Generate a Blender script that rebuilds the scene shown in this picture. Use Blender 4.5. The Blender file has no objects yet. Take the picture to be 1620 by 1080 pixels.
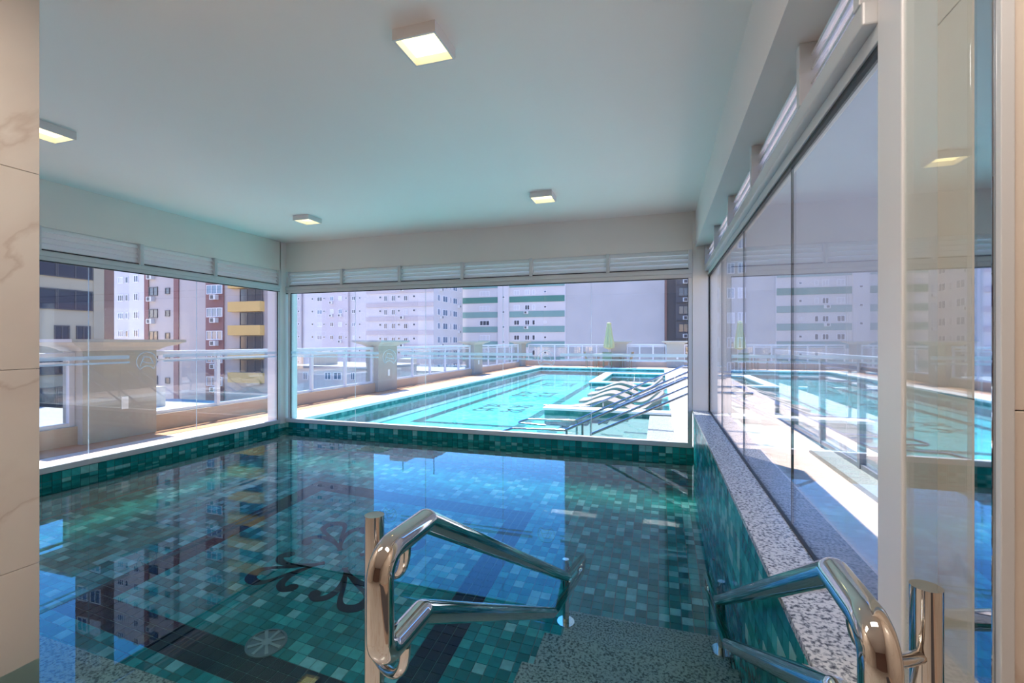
import bpy, bmesh, math, random
from mathutils import Vector
random.seed(7)
S = bpy.context.scene
C = S.collection
PI = math.pi
H = 1.5                                   # height of the eye above the hall floor level; all z below are measured from the eye

# ------------------------------------------------------------------ camera
YAW = math.atan((1043.6 - 810) / 739.0)
cd = bpy.data.cameras.new('camera'); cam = bpy.data.objects.new('camera', cd); C.objects.link(cam)
cam.location = (0, 0, H); cam.rotation_euler = (PI / 2, 0, YAW)
cd.sensor_width = 36; cd.lens = 36 * 739.0 / 1620.0; cd.clip_start = 0.05; cd.clip_end = 2000
S.camera = cam
# ------------------------------------------------------------------ sky, sun, exposure
SUN = Vector((-0.24, 0.30, 1.0)).normalized()          # direction to the sun
W = bpy.data.worlds.new('world'); S.world = W; W.use_nodes = True
nt = W.node_tree; bg = nt.nodes['Background']
sky = nt.nodes.new('ShaderNodeTexSky'); sky.sky_type = 'NISHITA'; sky.sun_disc = False
sky.sun_elevation = math.asin(SUN.z); sky.sun_rotation = math.atan2(SUN.x, SUN.y)
sky.air_density = 1.0; sky.dust_density = 0.0; sky.ozone_density = 2.5
sat = nt.nodes.new('ShaderNodeHueSaturation'); sat.inputs['Saturation'].default_value = 1.35
nt.links.new(sky.outputs[0], sat.inputs['Color']); tin = nt.nodes.new('ShaderNodeMixRGB'); tin.blend_type = 'MULTIPLY'; tin.inputs[0].default_value = 1; tin.inputs[2].default_value = (1.22, .92, 1.04, 1)
nt.links.new(sat.outputs[0], tin.inputs[1]); nt.links.new(tin.outputs[0], bg.inputs[0]); bg.inputs[1].default_value = 0.42
sd = bpy.data.lights.new('sun', 'SUN'); sun = bpy.data.objects.new('sun', sd); C.objects.link(sun)
sd.energy = 7.0; sd.angle = 0.009; sd.color = (1.0, 0.95, 0.88)
sun.rotation_euler = SUN.to_track_quat('Z', 'Y').to_euler(); sun.location = (-10, 12, 40)
S.view_settings.view_transform = 'Standard'; S.view_settings.look = 'None'
S.view_settings.gamma = 1; S.view_settings.use_curve_mapping = False
S.view_settings.exposure = 0.82
S.cycles.max_bounces = 14; S.cycles.transparent_max_bounces = 32
S.cycles.diffuse_bounces = 6; S.cycles.transmission_bounces = 10; S.cycles.glossy_bounces = 6

# ------------------------------------------------------------------ pixel helper (photograph frame 1620x1080) for points on real planes
_ca, _sa = math.cos(YAW), math.sin(YAW)
def rx(u):
    k = (u - 810) / 739.0
    return (-_sa + k * _ca, _ca + k * _sa)
def x_at(u, Y): d = rx(u); return Y * d[0] / d[1]
def z_at(u, v, Y): d = rx(u); return (540.5 - v) / 739.0 * Y / d[1]
def y_at(u, X): d = rx(u); return X * d[1] / d[0]

# ------------------------------------------------------------------ materials
M = {}
def nodemat(name):
    m = bpy.data.materials.new(name); m.use_nodes = True; M[name] = m
    n = m.node_tree.nodes; return m, n, m.node_tree.links, n['Principled BSDF']
def mat(name, col, rough=0.6, metal=0.0, spec=0.5, noise=0.0, nscale=6.0, coat=0.0, bump=0.0, bscale=40.0, emit=None, estr=0.0):
    m, n, l, b = nodemat(name)
    b.inputs['Base Color'].default_value = (*col, 1); b.inputs['Roughness'].default_value = rough
    b.inputs['Metallic'].default_value = metal; b.inputs['Specular IOR Level'].default_value = spec
    b.inputs['Coat Weight'].default_value = coat; b.inputs['Coat Roughness'].default_value = 0.03
    if emit: b.inputs['Emission Color'].default_value = (*emit, 1); b.inputs['Emission Strength'].default_value = estr
    if noise or bump:
        tc = n.new('ShaderNodeTexCoord'); tx = n.new('ShaderNodeTexNoise'); tx.inputs['Scale'].default_value = nscale; tx.inputs['Detail'].default_value = 5
        l.new(tc.outputs['Object'], tx.inputs['Vector'])
    if noise:
        mr = n.new('ShaderNodeMapRange'); mr.inputs['From Min'].default_value = .3; mr.inputs['From Max'].default_value = .7
        mr.inputs['To Min'].default_value = 1 - noise; mr.inputs['To Max'].default_value = 1 + noise
        l.new(tx.outputs['Fac'], mr.inputs['Value'])
        hs = n.new('ShaderNodeHueSaturation'); hs.inputs['Color'].default_value = (*col, 1)
        l.new(mr.outputs[0], hs.inputs['Value']); l.new(hs.outputs[0], b.inputs['Base Color'])
    if bump:
        t2 = n.new('ShaderNodeTexNoise'); t2.inputs['Scale'].default_value = bscale; l.new(tc.outputs['Object'], t2.inputs['Vector'])
        bp = n.new('ShaderNodeBump'); bp.inputs['Strength'].default_value = bump; bp.inputs['Distance'].default_value = .01
        l.new(t2.outputs['Fac'], bp.inputs['Height']); l.new(bp.outputs[0], b.inputs['Normal'])
    return m
def ramp(n, pts):
    r = n.new('ShaderNodeValToRGB'); e = r.color_ramp.elements
    e[0].position, e[0].color = pts[0][0], (*pts[0][1], 1); e[1].position, e[1].color = pts[-1][0], (*pts[-1][1], 1)
    for p, c in pts[1:-1]:
        x = e.new(p); x.color = (*c, 1)
    return r
def marble(name, base, vein, rough, scale=0.9, coat=0.0):
    m, n, l, b = nodemat(name)
    tc = n.new('ShaderNodeTexCoord'); a = n.new('ShaderNodeTexNoise'); a.inputs['Scale'].default_value = scale; a.inputs['Detail'].default_value = 8; a.inputs['Distortion'].default_value = 1.6
    l.new(tc.outputs['Object'], a.inputs['Vector'])
    v = ramp(n, [(0.0, base), (0.485, base), (0.5, vein), (0.508, tuple(.7 * p + .3 * q for p, q in zip(base, vein))), (0.56, base), (1.0, base)])
    l.new(a.outputs['Fac'], v.inputs[0])
    c = n.new('ShaderNodeTexNoise'); c.inputs['Scale'].default_value = scale * 2.3; c.inputs['Detail'].default_value = 6; l.new(tc.outputs['Object'], c.inputs['Vector'])
    r2 = ramp(n, [(.3, (.88, .86, .85)), (.7, (1, 1, 1))]); l.new(c.outputs['Fac'], r2.inputs[0])
    mx = n.new('ShaderNodeMixRGB'); mx.blend_type = 'MULTIPLY'; mx.inputs[0].default_value = 1
    l.new(v.outputs[0], mx.inputs[1]); l.new(r2.outputs[0], mx.inputs[2]); l.new(mx.outputs[0], b.inputs['Base Color'])
    b.inputs['Roughness'].default_value = rough; b.inputs['Coat Weight'].default_value = coat; b.inputs['Coat Roughness'].default_value = .02
    return m
def granite(name, dark, mid, light, scale=90.0, rough=0.3):
    m, n, l, b = nodemat(name)
    tc = n.new('ShaderNodeTexCoord'); a = n.new('ShaderNodeTexNoise'); a.inputs['Scale'].default_value = scale; a.inputs['Detail'].default_value = 3; a.inputs['Roughness'].default_value = .6
    l.new(tc.outputs['Object'], a.inputs['Vector'])
    r = ramp(n, [(.36, dark), (.45, mid), (.53, light), (.75, light)]); l.new(a.outputs['Fac'], r.inputs[0])
    l.new(r.outputs[0], b.inputs['Base Color']); b.inputs['Roughness'].default_value = rough
    return m
def clear_glass(name, tint=(.96, .985, .98), ior=1.5):
    m = bpy.data.materials.new(name); m.use_nodes = True; M[name] = m
    n = m.node_tree.nodes; l = m.node_tree.links; n.clear()
    out = n.new('ShaderNodeOutputMaterial'); mx = n.new('ShaderNodeMixShader'); t = n.new('ShaderNodeBsdfTransparent'); g = n.new('ShaderNodeBsdfGlossy')
    t.inputs[0].default_value = (*tint, 1); g.inputs['Roughness'].default_value = 0.0; g.inputs[0].default_value = (1, 1, 1, 1)
    f = n.new('ShaderNodeFresnel'); ge = n.new('ShaderNodeNewGeometry'); mr = n.new('ShaderNodeMapRange')
    mr.inputs['To Min'].default_value = ior; mr.inputs['To Max'].default_value = 1 / ior
    l.new(ge.outputs['Backfacing'], mr.inputs['Value']); l.new(mr.outputs[0], f.inputs['IOR'])
    l.new(f.outputs[0], mx.inputs[0]); l.new(t.outputs[0], mx.inputs[1]); l.new(g.outputs[0], mx.inputs[2]); l.new(mx.outputs[0], out.inputs[0])
    return m
def frosted(name, col, alpha):
    m = bpy.data.materials.new(name); m.use_nodes = True; M[name] = m
    n = m.node_tree.nodes; l = m.node_tree.links; n.clear()
    out = n.new('ShaderNodeOutputMaterial'); mx = n.new('ShaderNodeMixShader'); t = n.new('ShaderNodeBsdfTransparent'); d = n.new('ShaderNodeBsdfDiffuse'); tl = n.new('ShaderNodeBsdfTranslucent'); m2 = n.new('ShaderNodeMixShader')
    d.inputs[0].default_value = (*col, 1); tl.inputs[0].default_value = (*col, 1); mx.inputs[0].default_value = alpha
    l.new(d.outputs[0], m2.inputs[1]); l.new(tl.outputs[0], m2.inputs[2])
    l.new(t.outputs[0], mx.inputs[1]); l.new(m2.outputs[0], mx.inputs[2]); l.new(mx.outputs[0], out.inputs[0])
def water_mat(name, refract, tint, bscale, bstr):
    m = bpy.data.materials.new(name); m.use_nodes = True; M[name] = m
    n = m.node_tree.nodes; l = m.node_tree.links; n.clear()
    out = n.new('ShaderNodeOutputMaterial'); tc = n.new('ShaderNodeTexCoord'); a = n.new('ShaderNodeTexNoise')
    a.inputs['Scale'].default_value = bscale; a.inputs['Detail'].default_value = 2; l.new(tc.outputs['Object'], a.inputs['Vector'])
    bp = n.new('ShaderNodeBump'); bp.inputs['Strength'].default_value = bstr; bp.inputs['Distance'].default_value = .02; l.new(a.outputs['Fac'], bp.inputs['Height'])
    if refract:
        g = n.new('ShaderNodeBsdfGlass'); g.inputs['IOR'].default_value = 1.333; g.inputs['Roughness'].default_value = 0; g.inputs[0].default_value = (*tint, 1)
        l.new(bp.outputs[0], g.inputs['Normal']); l.new(g.outputs[0], out.inputs[0])
    else:
        mx = n.new('ShaderNodeMixShader'); t = n.new('ShaderNodeBsdfTransparent'); g = n.new('ShaderNodeBsdfGlossy'); f = n.new('ShaderNodeFresnel')
        t.inputs[0].default_value = (*tint, 1); g.inputs['Roughness'].default_value = .02; f.inputs['IOR'].default_value = 1.333
        l.new(bp.outputs[0], g.inputs['Normal']); l.new(bp.outputs[0], f.inputs['Normal'])
        l.new(f.outputs[0], mx.inputs[0]); l.new(t.outputs[0], mx.inputs[1]); l.new(g.outputs[0], mx.inputs[2]); l.new(mx.outputs[0], out.inputs[0])

mat('white_paint', (.86, .81, .79), .55, noise=.015, nscale=1.5)
mat('ceiling_paint', (.96, .90, .87), .5, noise=.012, nscale=.8)
mat('beam_paint', (.84, .78, .73), .55, noise=.015, nscale=1.5)
mat('aluminium', (.64, .64, .65), .28, metal=.0, spec=.6)
mat('louvre_metal', (.82, .83, .85), .22, metal=.1)
mat('post_white', (.78, .77, .78), .35)
mat('gasket', (.012, .012, .014), .5)
mat('steel', (.66, .63, .59), .05, metal=1.0)
mat('steel_out', (.30, .30, .33), .12, metal=1.0)
mat('steel_dull', (.50, .50, .52), .16, metal=1.0)
mat('mirror_strip', (.62, .68, .75), .03, metal=1.0)
mat('lamp_white', (.78, .76, .76), .4)
mat('lamp_glow', (1, .9, .6), .5, emit=(1.0, .83, .40), estr=1.7); mat('fill_panel_glow', (1, 1, 1), .5, emit=(1.0, .90, .80), estr=16.0)
mat('lamp_rim', (.95, .75, .5), .5, emit=(1.0, .55, .22), estr=.6)
mat('grout', (.62, .68, .66), .8)
mat('grout_dark', (.10, .17, .17), .8)
TILES = ['tile_teal_deep', 'tile_teal_dark', 'tile_teal_mid', 'tile_teal_soft', 'tile_teal_pale', 'tile_navy']
for k, c in zip(TILES, [(.004, .18, .175), (.007, .24, .235), (.016, .32, .31), (.045, .40, .38), (.22, .54, .52), (.004, .006, .016)]):
    mat(k, c, .25, noise=.16, nscale=14, spec=.12)
granite('granite_light', (.06, .06, .07), (.30, .30, .31), (.62, .60, .58), 75, .25)
granite('granite_pool', (.03, .05, .05), (.16, .21, .20), (.36, .42, .40), 75, .4)
granite('granite_step', (.12, .13, .12), (.22, .23, .21), (.32, .33, .30), 60, .5)
marble('marble', (.79, .695, .605), (.66, .54, .45), .22, .55, .25)
marble('marble_floor', (.72, .66, .60), (.58, .48, .40), .2, .6, .3)
clear_glass('pane_glass'); clear_glass('rail_glass', (.90, .93, .94)); clear_glass('window_glass', (.9, .93, .95))
frosted('frost_decal', (.60, .74, .80), .42); frosted('frost_faint', (.7, .76, .78), .40)
water_mat('water_indoor', True, (.80, .985, .98), 3.0, .008)
water_mat('water_outdoor', False, (.72, .97, .98), 2.6, .22)
# outdoor
mat('deck_sand', (.60, .44, .35), .7, noise=.05, nscale=5); mat('deck_white', (.78, .75, .72), .65, noise=.03, nscale=3)
mat('roof_shade_dark', (.09, .085, .10), .6, noise=.15, nscale=7); mat('terracotta', (.44, .22, .11), .75, noise=.08, nscale=9); mat('coping', (.80, .77, .73), .6, noise=.03, nscale=4)
mat('parapet', (.52, .40, .30), .8, noise=.03, nscale=2); mat('pilaster_stone', (.40, .375, .33), .8, noise=.03, nscale=2); mat('cornice', (.46, .44, .41), .7)
mat('rail_white', (.66, .66, .70), .4); mat('rail_grey', (.20, .20, .22), .4); mat('ground', (.46, .44, .42), .9, noise=.1, nscale=.1)
def mosaic(name, cols, size, rough=.3):
    m, n, l, b = nodemat(name)
    tc = n.new('ShaderNodeTexCoord'); v = n.new('ShaderNodeTexVoronoi'); v.distance = 'CHEBYCHEV'; v.inputs['Randomness'].default_value = 0.0; v.inputs['Scale'].default_value = 1 / size
    ad = n.new('ShaderNodeVectorMath'); ad.inputs[1].default_value = (.013, .017, .011); l.new(tc.outputs['Object'], ad.inputs[0]); l.new(ad.outputs[0], v.inputs['Vector'])
    wn = n.new('ShaderNodeTexWhiteNoise'); wn.noise_dimensions = '3D'
    sx = n.new('ShaderNodeSeparateColor'); l.new(v.outputs['Color'], sx.inputs[0])
    r = ramp(n, [(i / (len(cols) - 1), c) for i, c in enumerate(cols)]); l.new(sx.outputs[0], r.inputs[0])
    l.new(r.outputs[0], b.inputs['Base Color']); b.inputs['Roughness'].default_value = rough
mosaic('mosaic_teal', [(.015, .13, .13), (.025, .18, .18), (.05, .24, .23), (.13, .32, .30)], .085)
mosaic('mosaic_turquoise', [(.09, .48, .50), (.13, .56, .58), (.16, .61, .63), (.28, .69, .70)], .12)
mosaic('mosaic_grey', [(.30, .42, .42), (.36, .48, .48), (.40, .52, .52)], .12)
mosaic('mosaic_black', [(.02, .05, .06), (.03, .07, .08)], .085)
mat('lounger_concrete', (.27, .225, .185), .8, noise=.04, nscale=8)
mat('umbrella_cloth', (.55, .48, .25), .8, noise=.05, nscale=4); mat('umbrella_pole', (.55, .48, .40), .5); mat('wicker', (.30, .20, .13), .7); mat('table_top', (.66, .58, .48), .5)
for k, c in dict(wall_beige=(.43, .37, .26), wall_brown=(.24, .14, .11), wall_lilac=(.54, .50, .50), wall_lilac_shade=(.42, .38, .38), wall_white=(.60, .56, .56), wall_maroon=(.26, .12, .11),
                 wall_pinkwhite=(.50, .425, .40), wall_yellow=(.72, .46, .16), band_green=(.19, .32, .30), band_green_deep=(.07, .21, .17), wall_grey=(.60, .58, .60), wall_dark=(.10, .092, .088),
                 wall_taupe=(.20, .17, .15), wall_dark2=(.13, .125, .125), wall_pale=(.36, .315, .27), roof_white=(.36, .35, .35), band_lilac=(.50, .44, .45), wall_cream=(.66, .58, .46)).items():
    mat(k, c, .85, noise=.03, nscale=.35)
mat('wall_stained', (.51, .48, .465), .85, noise=.09, nscale=.16)
mat('pane_dark', (.045, .05, .07), .12, spec=.6); mat('pane_blue', (.10, .16, .25), .1, spec=.7); mat('pane_curtain', (.58, .56, .57), .6)
mat('frame_white', (.74, .73, .76), .6); mat('frame_dark', (.08, .075, .08), .5); mat('ac_white', (.66, .65, .64), .5); mat('decal_red', (.55, .25, .28), .6)
mat('drain_grey', (.14, .17, .18), .5); mat('drain_light', (.30, .34, .34), .5); mat('switch_white', (.80, .80, .79), .5)

# ------------------------------------------------------------------ mesh builder
class MB:
    def __init__(s): s.v = []; s.f = []; s.m = []; s.mi = 0
    def quad(s, a, b, c, d):
        i = len(s.v); s.v += [a, b, c, d]; s.f.append((i, i + 1, i + 2, i + 3)); s.m.append(s.mi); return s
    def box(s, x0, x1, y0, y1, z0, z1):
        x0, x1 = min(x0, x1), max(x0, x1); y0, y1 = min(y0, y1), max(y0, y1); z0, z1 = min(z0, z1), max(z0, z1)
        i = len(s.v); s.v += [(x, y, z) for z in (z0, z1) for y in (y0, y1) for x in (x0, x1)]
        for q in ((0, 2, 3, 1), (4, 5, 7, 6), (0, 1, 5, 4), (2, 6, 7, 3), (0, 4, 6, 2), (1, 3, 7, 5)):
            s.f.append(tuple(i + k for k in q)); s.m.append(s.mi)
        return s
    def loft(s, rings, cap=True, closed=True):
        n = len(rings[0]); i0 = len(s.v)
        for r in rings: s.v += [tuple(p) for p in r]
        for k in range(len(rings) - 1):
            for j in range(n if closed else n - 1):
                a = i0 + k * n + j; b = i0 + k * n + (j + 1) % n
                s.f.append((a, b, b + n, a + n)); s.m.append(s.mi)
        if cap:
            s.f.append(tuple(i0 + j for j in range(n))[::-1]); s.m.append(s.mi)
            e = i0 + (len(rings) - 1) * n; s.f.append(tuple(e + j for j in range(n))); s.m.append(s.mi)
        return s
    def prism(s, pts, f0, f1):                       # pts 2D, f0/f1 map a 2D point to the two end faces
        return s.loft([[f0(p) for p in pts], [f1(p) for p in pts]])
    def tube(s, path, r, n=14, cap=True):
        P = [Vector(p) for p in path]; rings = []
        t0 = (P[1] - P[0]).normalized(); up = Vector((0, 0, 1)) if abs(t0.z) < .9 else Vector((1, 0, 0))
        nx = t0.cross(up).normalized()
        for k, p in enumerate(P):
            t = (P[min(k + 1, len(P) - 1)] - P[max(k - 1, 0)]).normalized()
            nx = (nx - t * nx.dot(t)).normalized(); ny = t.cross(nx)
            rr = r[k] if isinstance(r, (list, tuple)) else r
            rings.append([p + nx * (rr * math.cos(2 * PI * j / n)) + ny * (rr * math.sin(2 * PI * j / n)) for j in range(n)])
        return s.loft(rings, cap)
    def lathe(s, c, prof, n=20, fold=None):
        rings = []
        for r, z in prof:
            rings.append([(c[0] + r * (1 + (fold[1] * math.cos(fold[0] * 2 * PI * j / n) if fold else 0)) * math.cos(2 * PI * j / n),
                           c[1] + r * (1 + (fold[1] * math.cos(fold[0] * 2 * PI * j / n) if fold else 0)) * math.sin(2 * PI * j / n), c[2] + z) for j in range(n)])
        return s.loft(rings)
    def build(s, name, mats, parent=None, smooth=False, bevel=0.0, recalc=True):
        me = bpy.data.meshes.new(name)
        o0 = wloc(parent) if parent else Vector((0, 0, 0))
        me.from_pydata([(v[0] - o0.x, v[1] - o0.y, v[2] - o0.z) for v in s.v], [], s.f)
        for k in (mats if isinstance(mats, (list, tuple)) else [mats]): me.materials.append(M[k])
        me.polygons.foreach_set('material_index', s.m)
        if recalc: bm = bmesh.new(); bm.from_mesh(me); bmesh.ops.recalc_face_normals(bm, faces=bm.faces); bm.to_mesh(me); bm.free()
        if smooth:
            me.polygons.foreach_set('use_smooth', [True] * len(me.polygons))
            try: me.set_sharp_from_angle(angle=math.radians(40))
            except Exception: pass
        me.update()
        o = bpy.data.objects.new(name, me); C.objects.link(o)
        if parent: o.parent = parent
        if bevel:
            b = o.modifiers.new('bevel', 'BEVEL'); b.width = bevel; b.segments = 2; b.limit_method = 'ANGLE'
        return o
def wloc(o):
    l = Vector(o.location)
    while o.parent: o = o.parent; l += Vector(o.location)
    return l
def tag(o, label=None, cat=None, group=None, kind=None):
    if label: o['label'] = label
    if cat: o['category'] = cat
    if group: o['group'] = group
    if kind: o['kind'] = kind
    return o
def thing(name, loc, label=None, cat=None, group=None, kind=None):
    o = bpy.data.objects.new(name, None); C.objects.link(o); o.location = loc; o.empty_display_size = .1
    return tag(o, label, cat, group, kind)
def inst(name, mesh, parent, loc):                  # another object with shared mesh data; loc in world
    o = bpy.data.objects.new(name, mesh); C.objects.link(o); o.parent = parent
    o.location = Vector(loc) - wloc(parent); return o
def box(name, m, parent, *a, bevel=0.0): return MB().box(*a).build(name, m, parent, bevel=bevel)
def fillet(pts, rad, n=7):
    P = [Vector(p) for p in pts]; out = [P[0]]
    for k in range(1, len(P) - 1):
        a = (P[k - 1] - P[k]); b = (P[k + 1] - P[k]); r = rad[k] if isinstance(rad, (list, tuple)) else rad
        an = a.angle(b); d = min(r / math.tan(an / 2), a.length * .49, b.length * .49); rr = d * math.tan(an / 2)
        a.normalize(); b.normalize(); c = P[k] + (a + b).normalized() * (rr / math.sin(an / 2))
        s0 = P[k] + a * d - c; s1 = P[k] + b * d - c; tot = s0.angle(s1)
        for i in range(n + 1):
            t = i / n; out.append(c + (s0 * math.sin((1 - t) * tot) + s1 * math.sin(t * tot)) / math.sin(tot))
    out.append(P[-1]); return out

# ------------------------------------------------------------------ main dimensions (z from the eye)
XL, X1, XR, YB = -6.094, .415, .60, 6.456          # left glass, pool right wall, right glass, back glass
YF0, YF1 = 1.11, 1.43                              # front wall (the photographer stands in its opening)
XJ = -2.79                                         # left jamb of that opening
ZC, ZBEAM, ZL0, ZG1, ZS1, ZS0 = 1.68, 1.19, .955, .83, -1.31, -1.375
ZW, ZFL, ZD, ZLEDGE = -1.49, -2.79, -1.40, -.89
# ================================================================== SETTING: room shell
def struct(name, o, label): return tag(o, label, None, None, 'structure')
c = MB().box(XL - .30, .70, -4.2, YB + .30, ZC, ZC + .22).build('ceiling', 'ceiling_paint'); struct('ceiling', c, 'smooth white ceiling over the indoor pool')
w = MB().box(XL - .26, XL, YF0, YB - .12, ZBEAM, ZC).build('wall_left', 'beam_paint'); struct('', w, 'pale plaster beam above the left window')
w = MB().box(XL - .02, X1 + .005, YB, YB + .26, ZBEAM - .008, ZC).build('wall_back', 'beam_paint'); struct('', w, 'pale plaster beam above the window to the outdoor pool')
w = MB().box(.44, .70, YF0, YB - .02, 1.22, ZC).build('wall_right', 'white_paint'); struct('', w, 'white beam above the right window')
t = MB().box(XL - .26, XL, YB - .14, YB + .26, ZS0 - .02, ZC).build('trim_1', 'white_paint', bevel=.006); struct('', t, 'white corner post between the left and back windows')
t = MB().box(X1 - .012, XR + .1, YB - .02, YB + .26, ZLEDGE - .02, ZC).box(X1 + .0, XR + .1, YB, YB + .26, ZW - .4, ZLEDGE - .02).build('trim_2', 'beam_paint', bevel=.004); struct('', t, 'white corner post between the back and right windows')
t = MB().box(.586, .70, YF1, 1.569, -1.55, ZC).build('trim_3', 'post_white', bevel=.004); struct('', t, 'white aluminium post at the near end of the right window')

# front wall with marble cladding
fw = thing('wall_front', (0, YF0, -1.5), None, None, None, 'structure'); fw['label'] = 'marble clad wall around the opening to the pool'
TH = .018
core = MB().box(XL - .26, XJ - TH, YF0 + TH, YF1 - .004, -1.5, ZC).box(.68, 2.6, YF0 + TH, YF1 - .004, -1.5, ZC).build('wall_core', 'white_paint', fw)
zj = [-1.95, -1.04, -.128, .786, ZC]
def mtile(x0, x1, y0, y1, z0, z1): MB().box(x0, x1, y0, y1, z0 + .0012, z1 - .0012).build('marble_tile', 'marble', fw, bevel=.0015)
for a, b in zip(zj, zj[1:]):
    mtile(XJ - TH, XJ, YF0, YF1, a, b)                         # left jamb
    for k in range(4): mtile(XJ - TH - .9 * (k + 1) + .0012, XJ - TH - .9 * k - .0012, YF0, YF0 + TH, a, b)
    mtile(.66, .68, 1.175, YF1, a, b)                          # right jamb
    for k in range(2): mtile(.625 + .9 * k, .625 + .9 * (k + 1) - .0024, YF0 - .004, YF0 + TH, a, b)
t = MB().box(.600, .626, 1.117, 1.171, -1.5, ZC).build('trim_4', 'mirror_strip', bevel=.002); struct('', t, 'polished metal corner strip on the right jamb')
t = MB().box(.604, .625, 1.100, 1.1165, -1.5, ZC).build('trim_5', 'aluminium', bevel=.002); struct('', t, 'thin grey edge profile beside the right marble wall')
gl = thing('door_1', (.6, 1.3, -1.5), None, None, None, 'structure'); gl['label'] = 'open clear glass door leaf against the right marble jamb'
MB().box(.592, .600, 1.176, 1.428, -1.48, ZC - .02).build('glass_leaf', 'pane_glass', gl)
# hall behind the photographer
fl = thing('floor', (0, -1, -1.5), None, None, None, 'structure'); fl['label'] = 'polished stone floor of the entrance hall'
MB().box(-3.3, 1.6, -4.2, 1.08, -1.6, -1.52).build('floor_slab', 'grout', fl)
for i in range(6):
    for j in range(6):
        MB().box(-3.3 + .817 * i, -3.3 + .817 * (i + 1) - .003, 1.08 - .88 * (j + 1) + .003, 1.08 - .88 * j, -1.52, -1.5).build('floor_tile', 'marble_floor', fl)
for n, a, lab in (('wall_hall_left', (-3.4, -3.3, -4.2, YF0, -1.5, ZC), 'marble left wall of the hall behind the viewer'), ('wall_hall_right', (1.6, 1.7, -4.2, YF0, -1.5, ZC), 'marble right wall of the hall behind the viewer'), ('wall_hall_rear', (-3.4, 1.7, -4.3, -4.2, -1.5, ZC), 'brown rear wall of the hall behind the viewer')):
    struct('', MB().box(*a).build(n, 'wall_brown' if 'rear' in n else 'marble'), lab)
struct('', MB().box(.70, 1.7, -4.2, YF1, ZC, ZC + .2).build('ceiling_hall', 'ceiling_paint'), 'white ceiling strip over the hall')

# ------------------------------------------------------------------ windows
def stripes_and_emblem(parent, f, axis_lo, axis_hi, centres, nrm):
    """f(a, z) -> world point on the inner glass face; a runs along the window"""
    cuts = sorted(centres); segs = []; lo = axis_lo
    for c0 in cuts: segs.append((lo, c0 - .20)); lo = c0 + .20
    segs.append((lo, axis_hi))
    def ribbon(pts, wid, name, m):
        mb = MB(); P = [Vector((p[0], p[1], 0)) for p in pts]; L = []; R_ = []
        for k, p in enumerate(P):
            t = (P[min(k + 1, len(P) - 1)] - P[max(k - 1, 0)]).normalized(); nn = Vector((-t.y, t.x, 0)) * wid / 2
            L.append(p + nn); R_.append(p - nn)
        a = [f(p.x, p.y, 0) for p in L + R_[::-1]]; b = [f(p.x, p.y, .0012) for p in L + R_[::-1]]
        n = len(P)
        for k in range(n - 1):
            j = 2 * n - 1 - k
            mb.quad(a[k], a[k + 1], a[j - 1], a[j]); mb.quad(b[k], b[k + 1], b[j - 1], b[j])
            mb.quad(a[k], a[k + 1], b[k + 1], b[k]); mb.quad(a[j - 1], a[j], b[j], b[j - 1])
        return mb.build(name, m, parent)
    for a0, a1 in segs:
        if a1 - a0 < .1: continue
        ribbon([(a0, -.186), (a1, -.186)], .042, 'frosted_stripe', 'frost_decal'); ribbon([(a0, -.251), (a1, -.251)], .022, 'frosted_stripe', 'frost_decal')
    for c0 in cuts:
        r = .12; zc = -.25
        e = MB(); q = lambda x, y: (c0 + x * r, zc + y * r)
        arc = [q(math.sin(t), math.cos(t)) for t in [(-2.45 + 4.9 * k / 28) for k in range(29)]]
        ribbon(arc, .010, 'emblem_ring', 'frost_decal')
        ribbon([q(-.30, .52), q(.30, .42), q(.42, .30), q(.72, -.30)], .011, 'emblem_stroke', 'frost_decal')
        ribbon([q(-.30, .52), q(-.46, .12), q(-.66, -.40)], .011, 'emblem_stroke', 'frost_decal')
        ribbon([q(-.50, .04), q(.0, -.12), q(.58, -.18)], .011, 'emblem_stroke', 'frost_decal')
        ribbon([q(-.64, -.77), q(-.35, -.52), q(0, -.44), q(.35, -.52), q(.64, -.77)], .010, 'emblem_stroke', 'frost_decal')
def louvres(parent, mull, bx, z0, z1, nsl, slat):
    """bx(a0,a1,d0,d1,z0,z1): box along the window with depth d (+ inward); mull: positions of mullions"""
    for k, a in enumerate(mull):
        bx(a - .022, a + .022, -.05, .055, z0 - .02, z1).build('louvre_mullion', 'aluminium', parent, bevel=.003)
    for a0, a1 in zip(mull, mull[1:]):
        lp = bx(a0 + .022, a1 - .022, -.03, .03, z0 - .012, z0 - .002).build('louvre_panel', 'gasket', parent)
        me = None
        for i in range(nsl):
            zz = z0 + (i + .02) * (z1 - z0) / nsl; hh = (z1 - z0) / nsl
            slat(a0 + .024, a1 - .024, zz, hh).build('louvre_slat', 'louvre_metal', lp, smooth=True)
def slat_profile(hh): return [(-.026, hh * 1.08), (-.016, hh * 1.12), (.012, hh * .55), (.026, hh * .06), (.020, 0), (.002, hh * .35), (-.02, hh * .85)]

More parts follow.
